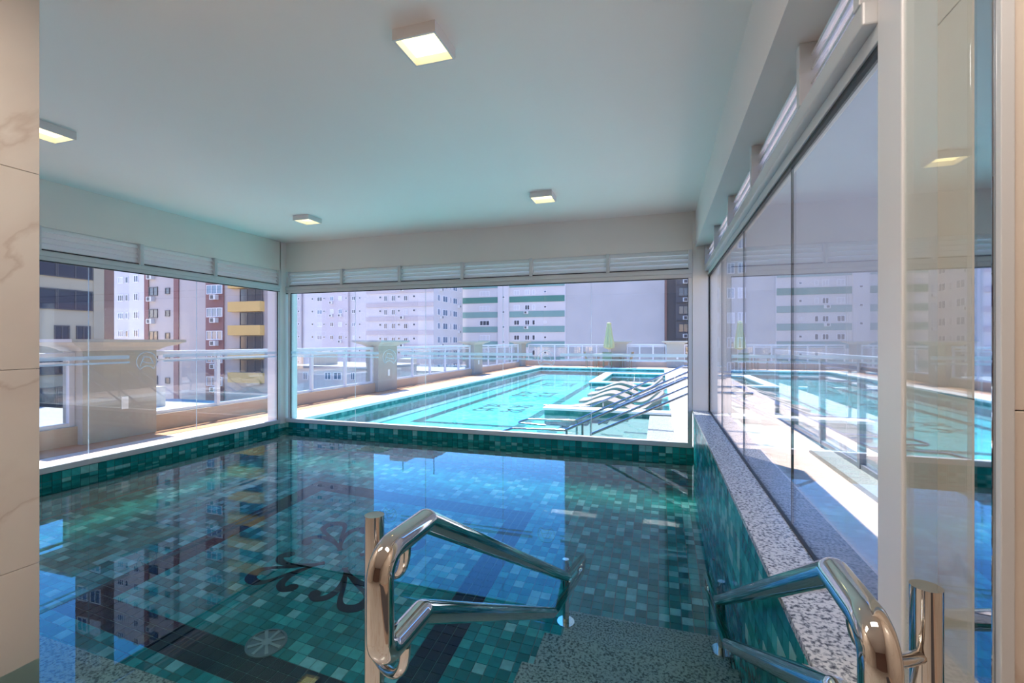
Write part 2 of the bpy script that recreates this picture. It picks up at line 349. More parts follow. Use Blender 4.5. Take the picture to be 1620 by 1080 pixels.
# left window (window_1): runs along Y
w1 = thing('window_1', (XL, 3.8, ZS0), None, None, None, 'structure'); w1['label'] = 'wide fixed glass window on the left side with louvres above'
bL = lambda a0, a1, d0, d1, z0, z1: MB().box(XL + d0, XL + d1, a0, a1, z0, z1)
YE = YB - .14
bL(YF1, YE, -.06, .014, ZS0, ZS1).build('sill_rail', 'aluminium', w1, bevel=.004)
bL(YF1, YE, -.06, .010, ZG1 + .012, ZG1 + .055).build('head_rail', 'aluminium', w1, bevel=.003); bL(YF1, YE, -.06, .022, ZG1 + .055, ZL0 - .012).build('transom', 'aluminium', w1, bevel=.003)
bL(YF1, YE, -.02, .004, ZG1, ZG1 + .012).build('gasket', 'gasket', w1); bL(YE - .05, YE, -.06, .012, ZS1, ZG1).build('jamb', 'aluminium', w1, bevel=.003); bL(YE - .056, YE - .05, -.01, .006, ZS1, ZG1).build('gasket', 'gasket', w1)
ys = [1.43, 2.285, 3.56, 4.84, YE - .05]
for a, b in zip(ys, ys[1:]): bL(a + .002, b - .002, -.012, -.002, ZS1 - .005, ZG1 + .01).build('glass_pane', 'pane_glass', w1)
for a in ys[1:-1]: bL(a - .002, a + .002, -.013, -.001, ZS1, ZG1).build('glass_joint', 'frost_decal', w1)
stripes_and_emblem(w1, lambda a, z, d: (XL - .0015 + d, a, z), 1.5, YE - .06, [4.18], 1)
louvres(w1, [6.30 - .03, 5.09, 4.09, 3.09, 2.09], bL, ZL0, ZBEAM, 4, lambda a0, a1, z, hh: MB().prism(slat_profile(hh), lambda p: (XL - .005 + p[0], a0, z + p[1]), lambda p: (XL - .005 + p[0], a1, z + p[1])))
# back window (window_2): runs along X
w2 = thing('window_2', (-2.8, YB, ZS0), None, None, None, 'structure'); w2['label'] = 'wide glass window facing the outdoor pool with louvres above'
bB = lambda a0, a1, d0, d1, z0, z1: MB().box(a0, a1, YB - d1, YB - d0, z0, z1)
XA, XB_ = XL + .0, X1 - .012
bB(XA, XB_, -.06, .014, ZS0, ZS1).build('sill_rail', 'aluminium', w2, bevel=.004)
bB(XA, XB_, -.06, .010, ZG1 - .008, ZG1 + .045).build('head_rail', 'aluminium', w2, bevel=.003); bB(XA, XB_, -.06, .022, ZG1 + .045, ZL0 - .02).build('transom', 'aluminium', w2, bevel=.003)
bB(XA, XB_, -.02, .004, ZG1 - .02, ZG1 - .008).build('gasket', 'gasket', w2)
for a, s_ in ((XA + .05, 1), (XB_, -1)):
    bB(a, a + .05 * s_, -.06, .012, ZS1, ZG1).build('jamb', 'aluminium', w2, bevel=.003); bB(a + .05 * s_, a + .057 * s_, -.01, .006, ZS1, ZG1).build('gasket', 'gasket', w2)
xs = [XA + .10, -4.71, -3.44, -2.18, -.90, XB_ - .05]
for a, b in zip(xs, xs[1:]): bB(a + .002, b - .002, -.012, -.002, ZS1 - .005, ZG1).build('glass_pane', 'pane_glass', w2)
for a in xs[1:-1]: bB(a - .002, a + .002, -.013, -.001, ZS1, ZG1).build('glass_joint', 'frost_faint', w2)
stripes_and_emblem(w2, lambda a, z, d: (a, YB + .0015 - d, z), XA + .1, XB_ - .06, [-4.07, -1.533], 1)
louvres(w2, [XA + .07, -4.94, -3.87, -2.81, -1.747, -.669, XB_ - .025], bB, ZL0 - .008, ZBEAM - .008, 4, lambda a0, a1, z, hh: MB().prism(slat_profile(hh), lambda p: (a0, YB + .005 - p[0], z + p[1]), lambda p: (a1, YB + .005 - p[0], z + p[1])))
# right window (window_3)
w3 = thing('window_3', (XR, 3.8, ZLEDGE), None, None, None, 'structure'); w3['label'] = 'long glass window on the right standing on a granite ledge'
bR = lambda a0, a1, d0, d1, z0, z1: MB().box(XR - d1, XR - d0, a0, a1, z0, z1)
Y0r, Y1r = 1.569, YB - .02
bR(Y0r, Y1r, -.05, .012, .85, .90).build('head_rail', 'aluminium', w3, bevel=.003); bR(Y0r, Y1r, -.05, .05, .90, .97).build('transom', 'aluminium', w3, bevel=.006)
bR(Y0r, Y1r, -.02, .004, .832, .85).build('gasket', 'gasket', w3); bR(Y0r, Y1r, -.02, .004, ZLEDGE, ZLEDGE + .008).build('gasket', 'gasket', w3); bR(Y1r - .008, Y1r, -.02, .004, ZLEDGE, .85).build('gasket', 'gasket', w3)
ys3 = [Y0r, 2.55, 3.90, 5.2, Y1r - .008]
for a, b in zip(ys3, ys3[1:]): bR(a + .0015, b - .0015, -.014, -.004, ZLEDGE + .006, .835).build('glass_pane', 'pane_glass', w3)
for a in ys3[1:-1]: bR(a - .0018, a + .0018, -.015, -.003, ZLEDGE + .008, .832).build('glass_joint', 'frame_dark', w3)
louvres(w3, [6.40, 5.35, 4.30, 3.25, 2.20, 1.60], bR, .985, 1.22, 4, lambda a0, a1, z, hh: MB().prism(slat_profile(hh), lambda p: (XR + .012 - p[0], a0, z + p[1]), lambda p: (XR + .012 - p[0], a1, z + p[1])))
# granite ledge: three slabs
lg = thing('granite_ledge', (.5, 3.9, ZLEDGE - .03), 'grey speckled granite ledge along the right window', 'ledge')
for a, b in ((1.43, 3.02), (3.023, 4.70), (4.703, YB - .02)):
    MB().box(X1 - .012, XR + .02, a, b, ZLEDGE - .03, ZLEDGE).build('granite_slab', 'granite_light', lg, bevel=.003)

# ================================================================== indoor pool shell and tiles
PT = .085; TZ = .006
PX0, PX1, PY0, PY1 = XL, X1, 1.22, YB              # inner faces of the tiled shell
# structure under the tiles
pf = thing('floor_pool', (-2.84, 3.7, ZFL), None, None, None, 'structure'); pf['label'] = 'teal mosaic floor of the indoor pool'
MB().box(PX0 - .2, PX1 + .15, PY0 - .2, PY1 + .15, ZFL - .25, ZFL - TZ).build('pool_floor_bed', 'grout_dark', pf)
pr_ = thing('wall_pool_right', (X1, 3.9, ZFL), None, None, None, 'structure'); pr_['label'] = 'tiled right wall of the indoor pool below the granite ledge'
MB().box(X1 + TZ, X1 + .14, PY0, PY1, ZFL, ZLEDGE - .03).build('wall_bed', 'grout', pr_)
pb = thing('wall_pool_back', (-2.84, YB, ZFL), None, None, None, 'structure'); pb['label'] = 'tiled back wall of the indoor pool below the window'
MB().box(PX0, PX1, YB + TZ, YB + .10, ZFL, ZS0).build('wall_bed', 'grout_dark', pb)
pl_ = thing('wall_pool_left', (XL, 3.9, ZFL), None, None, None, 'structure'); pl_['label'] = 'tiled left wall of the indoor pool below the window'
MB().box(XL - .14, XL - TZ, PY0, PY1, ZFL, ZS0).build('wall_bed', 'grout_dark', pl_)
pfr = thing('wall_pool_front', (-2.84, PY0, ZFL), None, None, None, 'structure'); pfr['label'] = 'stone front wall of the indoor pool below the entrance'
MB().box(PX0, PX1, PY0 - .13, PY0 - .01, ZFL, -1.47).build('wall_bed', 'marble', pfr)
BX0, BX1, BY0, BY1, BW = -4.35, -1.34, 2.28, 5.20, .255
def tile_kind(cx, cy, floor):
    if floor and BX0 < cx < BX1 and BY0 < cy < BY1 and not (BX0 + BW < cx < BX1 - BW and BY0 + BW < cy < BY1 - BW): return 5
    r = random.random()
    return 0 if r < .24 else 1 if r < .50 else 2 if r < .72 else 3 if r < .86 else 4
def tile_field(parent, na, nb, place, size, key, floor=False, mats=TILES):
    """place(i,j) -> centre; size = box half-extents; the 300 nearest are objects, the rest one mesh"""
    cells = [(i, j) for i in range(na) for j in range(nb)]
    cells = [(place(i, j), i, j) for i, j in cells]
    cells = [c for c in cells if c[0] is not None]
    cells.sort(key=lambda c: key(c[0]))
    protos = {}
    rest = MB()
    for n, (c0, i, j) in enumerate(cells):
        k = tile_kind(c0[0], c0[1], floor)
        if n < 300:
            if k not in protos:
                hx, hy, hz = size; protos[k] = MB().box(-hx, hx, -hy, hy, -hz, hz)
                me = bpy.data.meshes.new('tile'); me.from_pydata(protos[k].v, [], protos[k].f); me.materials.append(M[mats[k]]); protos[k] = me
            inst('tile', protos[k], parent, c0)
        else:
            hx, hy, hz = size; rest.mi = k; rest.box(c0[0] - hx, c0[0] + hx, c0[1] - hy, c0[1] + hy, c0[2] - hz, c0[2] + hz)
    if rest.v: tag(rest.build('tile_field', mats, parent), kind='stuff')
gap = .0026; hp = PT / 2 - gap; ht = TZ / 2
seen = lambda c0: (c0[0] + 1.2) ** 2 + (c0[1] - 2.7) ** 2 if c0[1] > 2.05 else 50 + c0[1]
def fplace(i, j):
    x = X1 - PT * (i + .5); y = YB - PT * (j + .5)
    return (x, y, ZFL - ht) if x > XL and y > PY0 else None
tile_field(pf, 77, 61, fplace, (hp, hp, ht), seen, True)
ZT0 = ZLEDGE - .03
def rplace(i, j):
    y = YB - PT * (i + .5); z = ZT0 - PT * (j + .5)
    return (X1 + ht, y, z) if y > PY0 and z > ZFL + .02 else None
tile_field(pr_, 61, 24, rplace, (ht, hp, hp), lambda c0: abs(c0[1] - 2.3) + .3 * abs(c0[2] + 1.3) + (0 if c0[1] > 1.7 else 9))
def bplace(i, j):
    x = X1 - PT * (i + .5); z = ZS0 - .005 - PT * (j + .5) 
    return (x, YB + ht, z) if x > XL and z > ZFL + .02 else None
tile_field(pb, 77, 18, bplace, (hp, ht, hp), lambda c0: -c0[2])
def lplace(i, j):
    y = YB - PT * (i + .5); z = ZS0 - .005 - PT * (j + .5)
    return (XL - ht, y, z) if y > PY0 and z > ZFL + .02 else None
tile_field(pl_, 61, 18, lplace, (ht, hp, hp), lambda c0: -c0[2] + (0 if c0[1] > 2.6 else 5))
# floor flourish of dark inlay
def catmull(pts, n=7):
    out = []
    for k in range(len(pts) - 1):
        p0, p1, p2, p3 = pts[max(k - 1, 0)], pts[k], pts[k + 1], pts[min(k + 2, len(pts) - 1)]
        for i in range(n):
            t = i / n; out.append(tuple(.5 * (2 * b + (c_ - a) * t + (2 * a - 5 * b + 4 * c_ - d) * t * t + (3 * b - a - 3 * c_ + d) * t ** 3) for a, b, c_, d in zip(p0, p1, p2, p3)))
    out.append(tuple(pts[-1])); return out
def inlay(name, pts, ang, cx, cy, z, parent, m, mir=1, sc=1.0, th=.004):
    P = catmull(pts); ca, sa = math.cos(ang), math.sin(ang); mb = MB(); L = []; R_ = []
    for k, p in enumerate(P):
        a, b = P[max(k - 1, 0)], P[min(k + 1, len(P) - 1)]; t = Vector((b[0] - a[0], b[1] - a[1])).normalized(); wd = p[2] * .62
        L.append((p[0] - t.y * wd, p[1] + t.x * wd)); R_.append((p[0] + t.y * wd, p[1] - t.x * wd))
    e = P[-1]; rr = e[2] / 2
    g = lambda q, zz: (cx + sc * (ca * q[0] - sa * q[1] * mir), cy + sc * (sa * q[0] + ca * q[1] * mir), zz)
    for k in range(len(P) - 1):
        mb.loft([[g(L[k], z), g(R_[k], z), g(R_[k], z + th), g(L[k], z + th)], [g(L[k + 1], z), g(R_[k + 1], z), g(R_[k + 1], z + th), g(L[k + 1], z + th)]], cap=False)
    disc = [(e[0] + rr * math.cos(2 * PI * q / 14), e[1] + rr * math.sin(2 * PI * q / 14)) for q in range(14)]
    mb.loft([[g(q, z) for q in disc], [g(q, z + th * 1.1) for q in disc]])
    return mb.build(name, m, parent)
PETAL = [(.20, .0, .03), (.42, .045, .03), (.60, .10, .035), (.70, .09, .06), (.75, .0, .075), (.70, -.09, .06), (.60, -.10, .035), (.42, -.045, .03), (.20, 0, .03)]
HOOK = [(.10, .12, .025), (.24, .20, .032), (.38, .25, .045), (.50, .235, .055), (.55, .165, .055), (.50, .11, .085)]
for k in range(4):
    inlay('flourish_petal', PETAL, PI / 4 + k * PI / 2, -2.82, 3.68, ZFL, pf, 'tile_navy')
    for s_ in (1, -1): inlay('flourish_curl', HOOK, k * PI / 2, -2.82, 3.68, ZFL, pf, 'tile_navy', s_)
# drain grille
dg = thing('floor_drain', (-2.645, 2.62, ZFL), 'round grey drain grille on the pool floor', 'drain')
MB().lathe((-2.645, 2.62, ZFL), [(.135, .0), (.135, .012), (.118, .016), (.118, .004), (.0005, .004)], 28).build('rim', 'drain_grey', dg, smooth=True)
for k in range(8):
    a = k * PI / 4; d = Vector((math.cos(a), math.sin(a), 0)); n_ = Vector((-d.y, d.x, 0)); c0 = Vector((-2.645, 2.62, ZFL))
    q = lambda r, w_, z: tuple(c0 + d * r + n_ * w_ + Vector((0, 0, z)))
    MB().loft([[q(.02, -.008, .004), q(.02, .008, .004), q(.02, .008, .016), q(.02, -.008, .016)], [q(.119, -.012, .004), q(.119, .012, .004), q(.119, .012, .016), q(.119, -.012, .016)]]).build('spoke', 'drain_light', dg)
MB().lathe((-2.645, 2.62, ZFL), [(.034, .004), (.034, .018), (.02, .021)], 18).build('hub', 'drain_light', dg)
# granite bench and entrance steps under water
bn = MB().box(XL, -.72, YF1, 1.735, ZFL, ZW - .45).build('granite_bench', 'granite_pool', bevel=.006); tag(bn, 'grey granite bench under water along the near pool edge', 'bench')
st = thing('pool_steps', (-.1, 2.4, ZFL), 'grey granite steps descending under water between the handrails', 'steps')
for k, (xa, ya, yb, d) in enumerate(((-.62, 2.82, 3.33, .90), (-.68, 2.32, 2.82, .60), (-.68, 1.83, 2.32, .30), (-.70, PY0, 1.83, .06))):
    MB().box(xa, X1 - .002, ya, yb, ZFL, ZW - d).build('step', 'granite_pool', st, bevel=.006)
wm_ = MB(); wm_.v = [(XL, YF1, ZW), (XJ, YF1, ZW), (XJ, PY0 - .01, ZW), (X1, PY0 - .01, ZW), (X1, YB, ZW), (XL, YB, ZW)]; wm_.f = [(0, 1, 4, 5), (1, 2, 3, 4)]; wm_.m = [0, 0]
wt = wm_.build('pool_water', 'water_indoor', recalc=False); tag(wt, 'still clear water of the indoor pool reflecting the windows', 'water', kind='stuff')
# wall jets
for (y, z), od in zip(((5.0, -2.05), (4.55, -2.05), (4.0, -2.05), (3.0, -2.2), (2.6, -2.2)), ('first', 'second', 'third', 'fourth', 'fifth')):
    j = MB().tube([(X1 + .002, y, z), (X1 - .012, y, z)], .03, 16).tube([(X1 - .012, y, z), (X1 - .022, y, z)], .016, 12).build('water_jet', 'steel_dull', smooth=True)
    tag(j, 'small chrome water jet in the tiled right pool wall, ' + od + ' from the back corner', 'jet', 'water jets in the right pool wall')

# ================================================================== handrails
def handrail(xr, xp, label, xfar):
    r = thing('pool_handrail', (xr, 1.06, -1.5), label, 'handrail', 'steel handrails at the pool entrance')
    k = .556
    yU, zU, yE = 1.06, -.452, 3.58; zE = zU - k * (yE - yU)
    yLb, zLb = 1.04, -.672; yN = .86
    pts = [(xr, yE - .25, zU - k * (yE - .25 - yU) + .0), (xr, yE, zE), (xr, yE - .02, zE - .235), (xr, yE - .3, zLb - k * (yE - .3 - yLb))]
    path = [(xr, 2.2, zU - k * (2.2 - yU)), (xr, yU, zU), (xr, yN, zU), (xr, yN, zLb), (xr, yLb, zLb), (xr, yE - .06, zLb - k * (yE - .06 - yLb)), (xr, yE, zE), (xr, 2.2, zU - k * (2.2 - yU))]
    rad = [0, .03, .055, .045, .03, .09, .05, 0]
    MB().tube(fillet(path, rad, 9), .029, 20).build('rail_loop', 'steel', r, smooth=True)
    p = MB().tube([(xp, 1.115, -1.468), (xp, 1.115, -.478)], .0265, 24).build('near_post', 'steel', r, smooth=True)
    MB().tube([(xp, 1.115, -1.469), (xp, 1.115, -1.461)], .055, 24).build('flange', 'steel', p, smooth=True)
    s = 1 if xr > xp else -1
    for zz, dp in ((-.46, .15), (-.69, .17)):
        b = [(xr + (xp - xr) * (1 - math.cos(q * PI / 24)), .965 + .15 * (1 - math.cos(q * PI / 24)), zz - .02 - (dp - .02) * math.sin(q * PI / 24)) for q in range(13)]
        MB().tube(b, .0125, 12).build('bracket', 'steel', r, smooth=True)
    f = MB().tube([(xfar, 3.2, ZW - .90), (xfar, 3.2, -1.53)], .0225, 20).build('far_post', 'steel', r, smooth=True)
    MB().tube([(xfar, 3.2, ZW - .90), (xfar, 3.2, ZW - .89)], .06, 24).build('flange', 'steel', f, smooth=True)
    zz = zU - k * (3.2 - yU)
    MB().tube([(xr, 3.2, zz), (xfar, 3.2, zz)], .011, 10).build('bracket', 'steel', r, smooth=True)
    MB().tube([(xr, 3.2, zz - .22), (xfar, 3.2, zz - .22)], .011, 10).build('bracket', 'steel', r, smooth=True)
handrail(-.565, -.751, 'polished steel handrail loop standing over the water in the middle foreground', -.62)
handrail(.325, .497, 'polished steel handrail loop beside the granite ledge at lower right', .37)

# ================================================================== ceiling lamps
def lamp(x, y, label, hidden=False):
    t = thing('ceiling_lamp', (x, y, ZC), label, 'lamp', 'square ceiling lamps')
    h, d, th = .1275, .062, .012
    f = MB()
    f.box(x - h, x + h, y - h, y - h + th, ZC - d, ZC).box(x - h, x + h, y + h - th, y + h, ZC - d, ZC).box(x - h, x - h + th, y - h + th, y + h - th, ZC - d, ZC).box(x + h - th, x + h, y - h + th, y + h - th, ZC - d, ZC)
    f.build('frame', 'lamp_white', t)
    MB().box(x - h + th, x + h - th, y - h + th, y + h - th, ZC - .016, ZC - .010).build('diffuser', 'lamp_glow', t)
lamp(-1.245, 2.33, 'square ceiling lamp nearest the viewer, upper middle'); lamp(-4.60, 2.40, 'square ceiling lamp at the far left beside the marble jamb')
lamp(-4.55, 5.20, 'square ceiling lamp close to the back left corner'); lamp(-1.27, 5.20, 'square ceiling lamp close to the back beam on the right')
for k, (x, y) in enumerate(((-2.2, .42), (.2, .42))):  # hall panels added out of view to brighten the marble jambs and room
    t = thing('fill_panel', (x, y, ZC), 'long bright fill panel added in the hall out of view, ' + ('left', 'right')[k] + ' one', 'lamp', 'added fill panels of the hall')
    MB().box(x - .62, x + .62, y - .17, y + .17, ZC - .03, ZC).build('frame', 'lamp_white', t); MB().box(x - .6, x + .6, y - .15, y + .15, ZC - .036, ZC - .03).build('diffuser', 'fill_panel_glow', t)

# ================================================================== OUTDOOR TERRACE
XPF = -7.52; YPF = 26.55                           # inner faces of left and far parapets
ZWO = -1.50; ZFO = -1.80
dk = thing('floor_terrace', (-3, 14, ZD), None, None, None, 'structure'); dk['label'] = 'sunlit terrace paving around the outdoor pool'
EX = -6.20; PXR = .22; YP0 = YB + .20; YP1 = 25.0
MB().box(XPF, EX - .33, -2.0, YPF, ZD - .3, ZD).build('paving_left', 'deck_sand', dk)
MB().box(EX - .33, XL - .14, -2.0, YB + .1, ZD - .3, ZD).build('paving_left', 'deck_sand', dk)
MB().box(EX - .33, 2.6, YP1 + .33, YPF, ZD - .3, ZD).build('paving_far', 'deck_sand', dk)
MB().box(XPF, XPF + .5, -2.0, YPF - .5, ZD - .002, ZD + .004).build('terracotta_border', 'terracotta', dk); MB().box(XPF, 2.6, YPF - .5, YPF, ZD - .002, ZD + .004).build('terracotta_border', 'terracotta', dk)
MB().box(XR + .1, 1.80, -2.0, YB + .3, ZD - .3, ZD).build('paving_right', 'deck_sand', dk)
MB().box(XR + .1, 1.24, -2.0, YB + .28, ZD - .01, ZD + .004).build('roof_shade_strip', 'roof_shade_dark', dk)  # dark strip that paints the roof's shade onto the paving
MB().box(1.80, 2.20, -2.0, YB + .3, ZD - .3, ZD + .05).build('kerb', 'granite_step', dk)
for k in range(9):                                  # white slabs right of the outdoor pool
    a = YB + .30 + k * 2.08
    MB().box(PXR, .98, a, a + 2.06, ZD - .3, ZD).build('paving_slab', 'deck_white', dk); MB().box(1.0, 2.6, a, a + 2.06, ZD - .3, ZD).build('paving_slab', 'deck_sand', dk)
def coping(x0, x1, y0, y1): return MB().box(x0, x1, y0, y1, ZD - .05, ZD + .012).build('coping', 'coping', dk, bevel=.008)
coping(EX - .33, EX, YB + .1, YP1 + .33); coping(EX, 2.6, YP1, YP1 + .33)
op = thing('outdoor_pool', (-3, 15, ZFO), 'large turquoise outdoor swimming pool beyond the back window', 'pool')
MB().box(EX - .1, PXR + .05, YB + .10, YP1 + .1, ZFO - .2, ZFO).build('pool_floor', 'mosaic_turquoise', op)
MB().box(EX - .12, EX, YB + .1, YP1, ZFO, ZD - .05).build('pool_wall', 'mosaic_teal', op); MB().box(EX, 2.6, YP1, YP1 + .12, ZFO, ZD - .05).build('pool_wall', 'mosaic_teal', op)
MB().box(EX, EX + .34, YP0, YP1, ZFO, ZFO + .03).build('underwater_ledge', 'mosaic_grey', op)
zf = ZFO + .004
for a in ((-5.35, -5.12, 9.3, 21.5), (-2.95, -2.72, 9.3, 21.5), (-5.12, -2.95, 9.3, 9.5), (-5.12, -2.95, 21.3, 21.5)): MB().box(*a, ZFO, zf).build('lane_band', 'mosaic_black', op)
for cy in (12.0, 15.4, 19.2):
    for k in range(4):
        inlay('flourish_petal', PETAL, PI / 4 + k * PI / 2, -4.03, cy, ZFO, op, 'mosaic_black', 1, 1.15)
        for s_ in (1, -1): inlay('flourish_curl', HOOK, k * PI / 2, -4.03, cy, ZFO, op, 'mosaic_black', s_, 1.15)
wo = MB().quad((EX, YB + .1, ZWO), (2.55, YB + .1, ZWO), (2.55, YP1, ZWO), (EX, YP1, ZWO)).build('outdoor_pool_water', 'water_outdoor', recalc=False); tag(wo, 'rippled turquoise water of the outdoor pool', 'water', kind='stuff')
# sun shelf with loungers and the small basin behind it
def tile_wall(name, x0, x1, y0, y1, label):
    t = MB().box(x0, x1, y0, y1, ZFO, ZD - .045).build(name, 'mosaic_teal', op); t['label'] = label; MB().box(x0 - .03, x1 + .03, y0 - .03, y1 + .03, ZD - .045, ZD + .005).build('white_coping', 'coping', t, bevel=.006)
tile_wall('basin_wall', -2.33, PXR, 9.65, 9.92, 'low tiled wall with white coping in front of the curved loungers')
tile_wall('basin_wall', -2.33, PXR, 16.35, 16.62, 'low tiled wall with white coping behind the curved loungers')
tile_wall('basin_wall', -2.33, -2.03, 16.62, 21.2, 'low white topped wall along the left side of the small basin')
tile_wall('basin_wall', -2.33, 1.2, 21.2, 21.45, 'low tiled wall with white coping behind the small basin')
sh = MB().box(-2.25, PXR, 9.92, 16.35, ZFO, ZWO - .12).build('sun_shelf', 'mosaic_turquoise', op)
sh2 = MB().box(-2.33, -1.95, 9.0, 16.0, ZFO, ZFO + .05).build('underwater_kerb', 'mosaic_grey', op)
# granite steps outside
for k, (xa, xb, z) in enumerate(((-.19, PXR, ZD - .06), (-.58, -.19, ZWO - .03), (-.97, -.58, ZWO - .10), (-1.36, -.97, ZWO - .16), (-1.75, -1.36, ZWO - .22))):
    MB().box(xa, xb, YP0, 9.65, ZFO, z).build('step', 'granite_step', op, bevel=.008)
# loungers
def lounger(y, label):
    wd = .80; t = thing('curved_lounger', (-1.0, y, ZWO - .12), label, 'lounger', 'curved loungers on the pool shelf')
    top = catmull([(-1.95, -1.50), (-1.72, -1.47), (-1.45, -1.36), (-1.15, -1.28), (-.85, -1.35), (-.55, -1.46), (-.32, -1.43), (-.10, -1.26), (.08, -1.09)], 5)
    n = len(top); bot = [(p[0] + .02 * (1 if k > n * .7 else 0), p[1] - .055) for k, p in enumerate(top)]
    mb = MB()
    for k in range(n - 1):
        a, b, c_, d = top[k], top[k + 1], bot[k + 1], bot[k]
        mb.loft([[(q[0], y, q[1]) for q in (a, b, c_, d)], [(q[0], y + wd, q[1]) for q in (a, b, c_, d)]], cap=True)
    bm_o = mb.build('seat_shell', 'lounger_concrete', t)
    MB().prism([(-1.62, -1.62), (-1.45, -1.42), (-1.15, -1.335), (-.85, -1.41), (-.62, -1.62)], lambda p: (p[0], y + .06, p[1]), lambda p: (p[0], y + wd - .06, p[1])).build('knee_support', 'lounger_concrete', t)
    MB().prism([(-.30, -1.62), (-.22, -1.40), (-.02, -1.20), (.06, -1.62)], lambda p: (p[0], y + .06, p[1]), lambda p: (p[0], y + wd - .06, p[1])).build('back_support', 'lounger_concrete', t)
for k, (y, w_) in enumerate(((10.35, 'nearest the steps'), (11.75, 'second from the steps'), (13.25, 'third from the steps'), (14.8, 'farthest from the steps'))):
    lounger(y, 'wave shaped stone lounger in the shallow shelf, ' + w_)
# stair railings outside
def stair_rail(y, label, zt=-.50, ext=True):
    t = thing('stair_railing', (-.4, y, ZD), label, 'railing', 'steel railings down to the outdoor pool')
    k = .49; X0 = .46; xe = -1.42
    zb = zt - k * (X0 - xe)
    up = [(1.25, y, zt), (X0, y, zt), (xe, y, zb + .02), (-2.45, y, zb)]
    lo = [(1.25, y, zt - .235), (X0, y, zt - .235), (xe + .40, y, zb - .02)]
    if ext: up[3] = (-2.3, y, zb)
    if ext: up += [(-2.45, y - .25, zb - .03), (-1.9, y - .25, zb - .05)]
    MB().tube(fillet(up, .06, 6), .020, 12).build('upper_rail', 'steel_out', t, smooth=True); MB().tube(fillet(lo, .06, 6), .020, 12).build('lower_rail', 'steel_out', t, smooth=True)
    for x in (.75,): MB().tube([(x, y, ZD), (x, y, zt)], .026, 12).build('post', 'steel_out', t, smooth=True)
    for x in (-1.15, -1.40): MB().tube([(x, y, ZFO), (x, y, zt - k * (X0 - x))], .018, 12).build('post', 'steel_out', t, smooth=True)
stair_rail(7.28, 'double steel stair railing nearest the back window'); stair_rail(8.22, 'double steel stair railing in the middle of the pool steps'); stair_rail(10.1, 'double steel stair railing beside the curved loungers', ext=False)

# parapets, pilasters, railings
pw = MB().box(XPF - .16, XPF, -2.0, YPF + .16, -6.0, -1.15).build('wall_parapet_left', 'parapet'); struct('', pw, 'low beige parapet along the left side of the terrace')
pw = MB().box(XPF - .16, 2.6, YPF, YPF + .16, -6.0, -1.12).build('wall_parapet_far', 'parapet'); struct('', pw, 'low beige parapet at the far end of the terrace')
def pilaster(x0, x1, y0, y1, label, front):
    cx, cy = (x0 + x1) / 2, (y0 + y1) / 2
    t = thing('pilaster', (cx, cy, ZD), label, 'pilaster', 'pilasters of the terrace parapet')
    MB().box(x0, x1, y0, y1, ZD, -.13).build('shaft', 'pilaster_stone', t)
    prof = [(.0, -.13), (.03, -.125), (.05, -.105), (.10, -.075), (.19, -.05), (.24, -.02), (.27, -.01), (.27, .03)]
    MB().loft([[(x0 - e, y0 - e, z), (x1 + e, y0 - e, z), (x1 + e, y1 + e, z), (x0 - e, y1 + e, z)] for e, z in prof]).build('cornice', 'cornice', t)
    if front == 'x': MB().box(x1, x1 + .012, cy - .01, cy + .08, -.98, -.80).build('socket_plate', 'switch_white', t)
    else: MB().box(cx + .05, cx + .15, y0 - .012, y0, -.95, -.80).build('socket_plate', 'switch_white', t)
PIL = [4.26, 11.2, 18.2, 25.2]; PWD = .97
names = ['broad pilaster with cornice just outside the left window', 'pilaster with cornice seen through the left end of the back window', 'third pilaster along the left side of the outdoor pool', 'pilaster at the far left corner of the terrace']
for y, lab in zip(PIL, names): pilaster(XPF - .30, XPF + .10, y, y + PWD, lab, 'x')
pilaster(-2.6, -1.75, YPF - .10, YPF + .3, 'pilaster behind the closed yellow umbrella on the far parapet', 'y'); pilaster(.36, 1.24, YPF - .10, YPF + .3, 'pilaster at the right end of the far parapet', 'y')
def railing(a0, a1, n, horiz, fixed, z0, label, rm='rail_white'):
    """along Y (horiz False) at x = fixed, or along X at y = fixed"""
    mid = (a0 + a1) / 2
    t = thing('glass_railing', (mid, fixed, z0) if horiz else (fixed, mid, z0), label, 'railing', 'white glass railings of the terrace')
    def bx(p0, p1, w_, za, zb):
        return MB().box(p0, p1, fixed - w_ / 2, fixed + w_ / 2, za, zb) if horiz else MB().box(fixed - w_ / 2, fixed + w_ / 2, p0, p1, za, zb)
    zt = -.15
    bx(a0, a1, .075, zt - .075, zt).build('top_rail', rm, t, bevel=.006); bx(a0, a1, .035, zt - .155, zt - .125).build('second_rail', rm, t); bx(a0, a1, .05, z0, z0 + .05).build('bottom_rail', rm, t)
    st_ = (a1 - a0) / n
    for k in range(n + 1):
        p = a0 + k * st_ ; p = min(max(p, a0 + .035), a1 - .035)
        bx(p - .032, p + .032, .065, z0, zt - .07).build('post', rm, t)
    for k in range(n): bx(a0 + k * st_ + .04, a0 + (k + 1) * st_ - .04, .008, z0 + .05, zt - .155).build('glass_panel', 'rail_glass', t)
ZP = -1.15; xr_ = XPF - .08
railing(.6, PIL[0], 3, False, xr_, ZP, 'glass railing left of the broad pilaster outside the left window')
railing(PIL[0] + PWD, PIL[1], 5, False, xr_, ZP, 'glass railing seen across the left and back windows')
railing(PIL[1] + PWD, PIL[2], 5, False, xr_, ZP, 'glass railing between the second and third pilasters on the left')
railing(PIL[2] + PWD, PIL[3], 5, False, xr_, ZP, 'glass railing between the third pilaster and the far left corner')
railing(XPF + .1, -2.6, 6, True, YPF + .08, -1.12, 'glass railing on the far parapet left of the umbrella')
railing(-1.75, .36, 3, True, YPF + .08, -1.12, 'glass railing on the far parapet right of the umbrella')
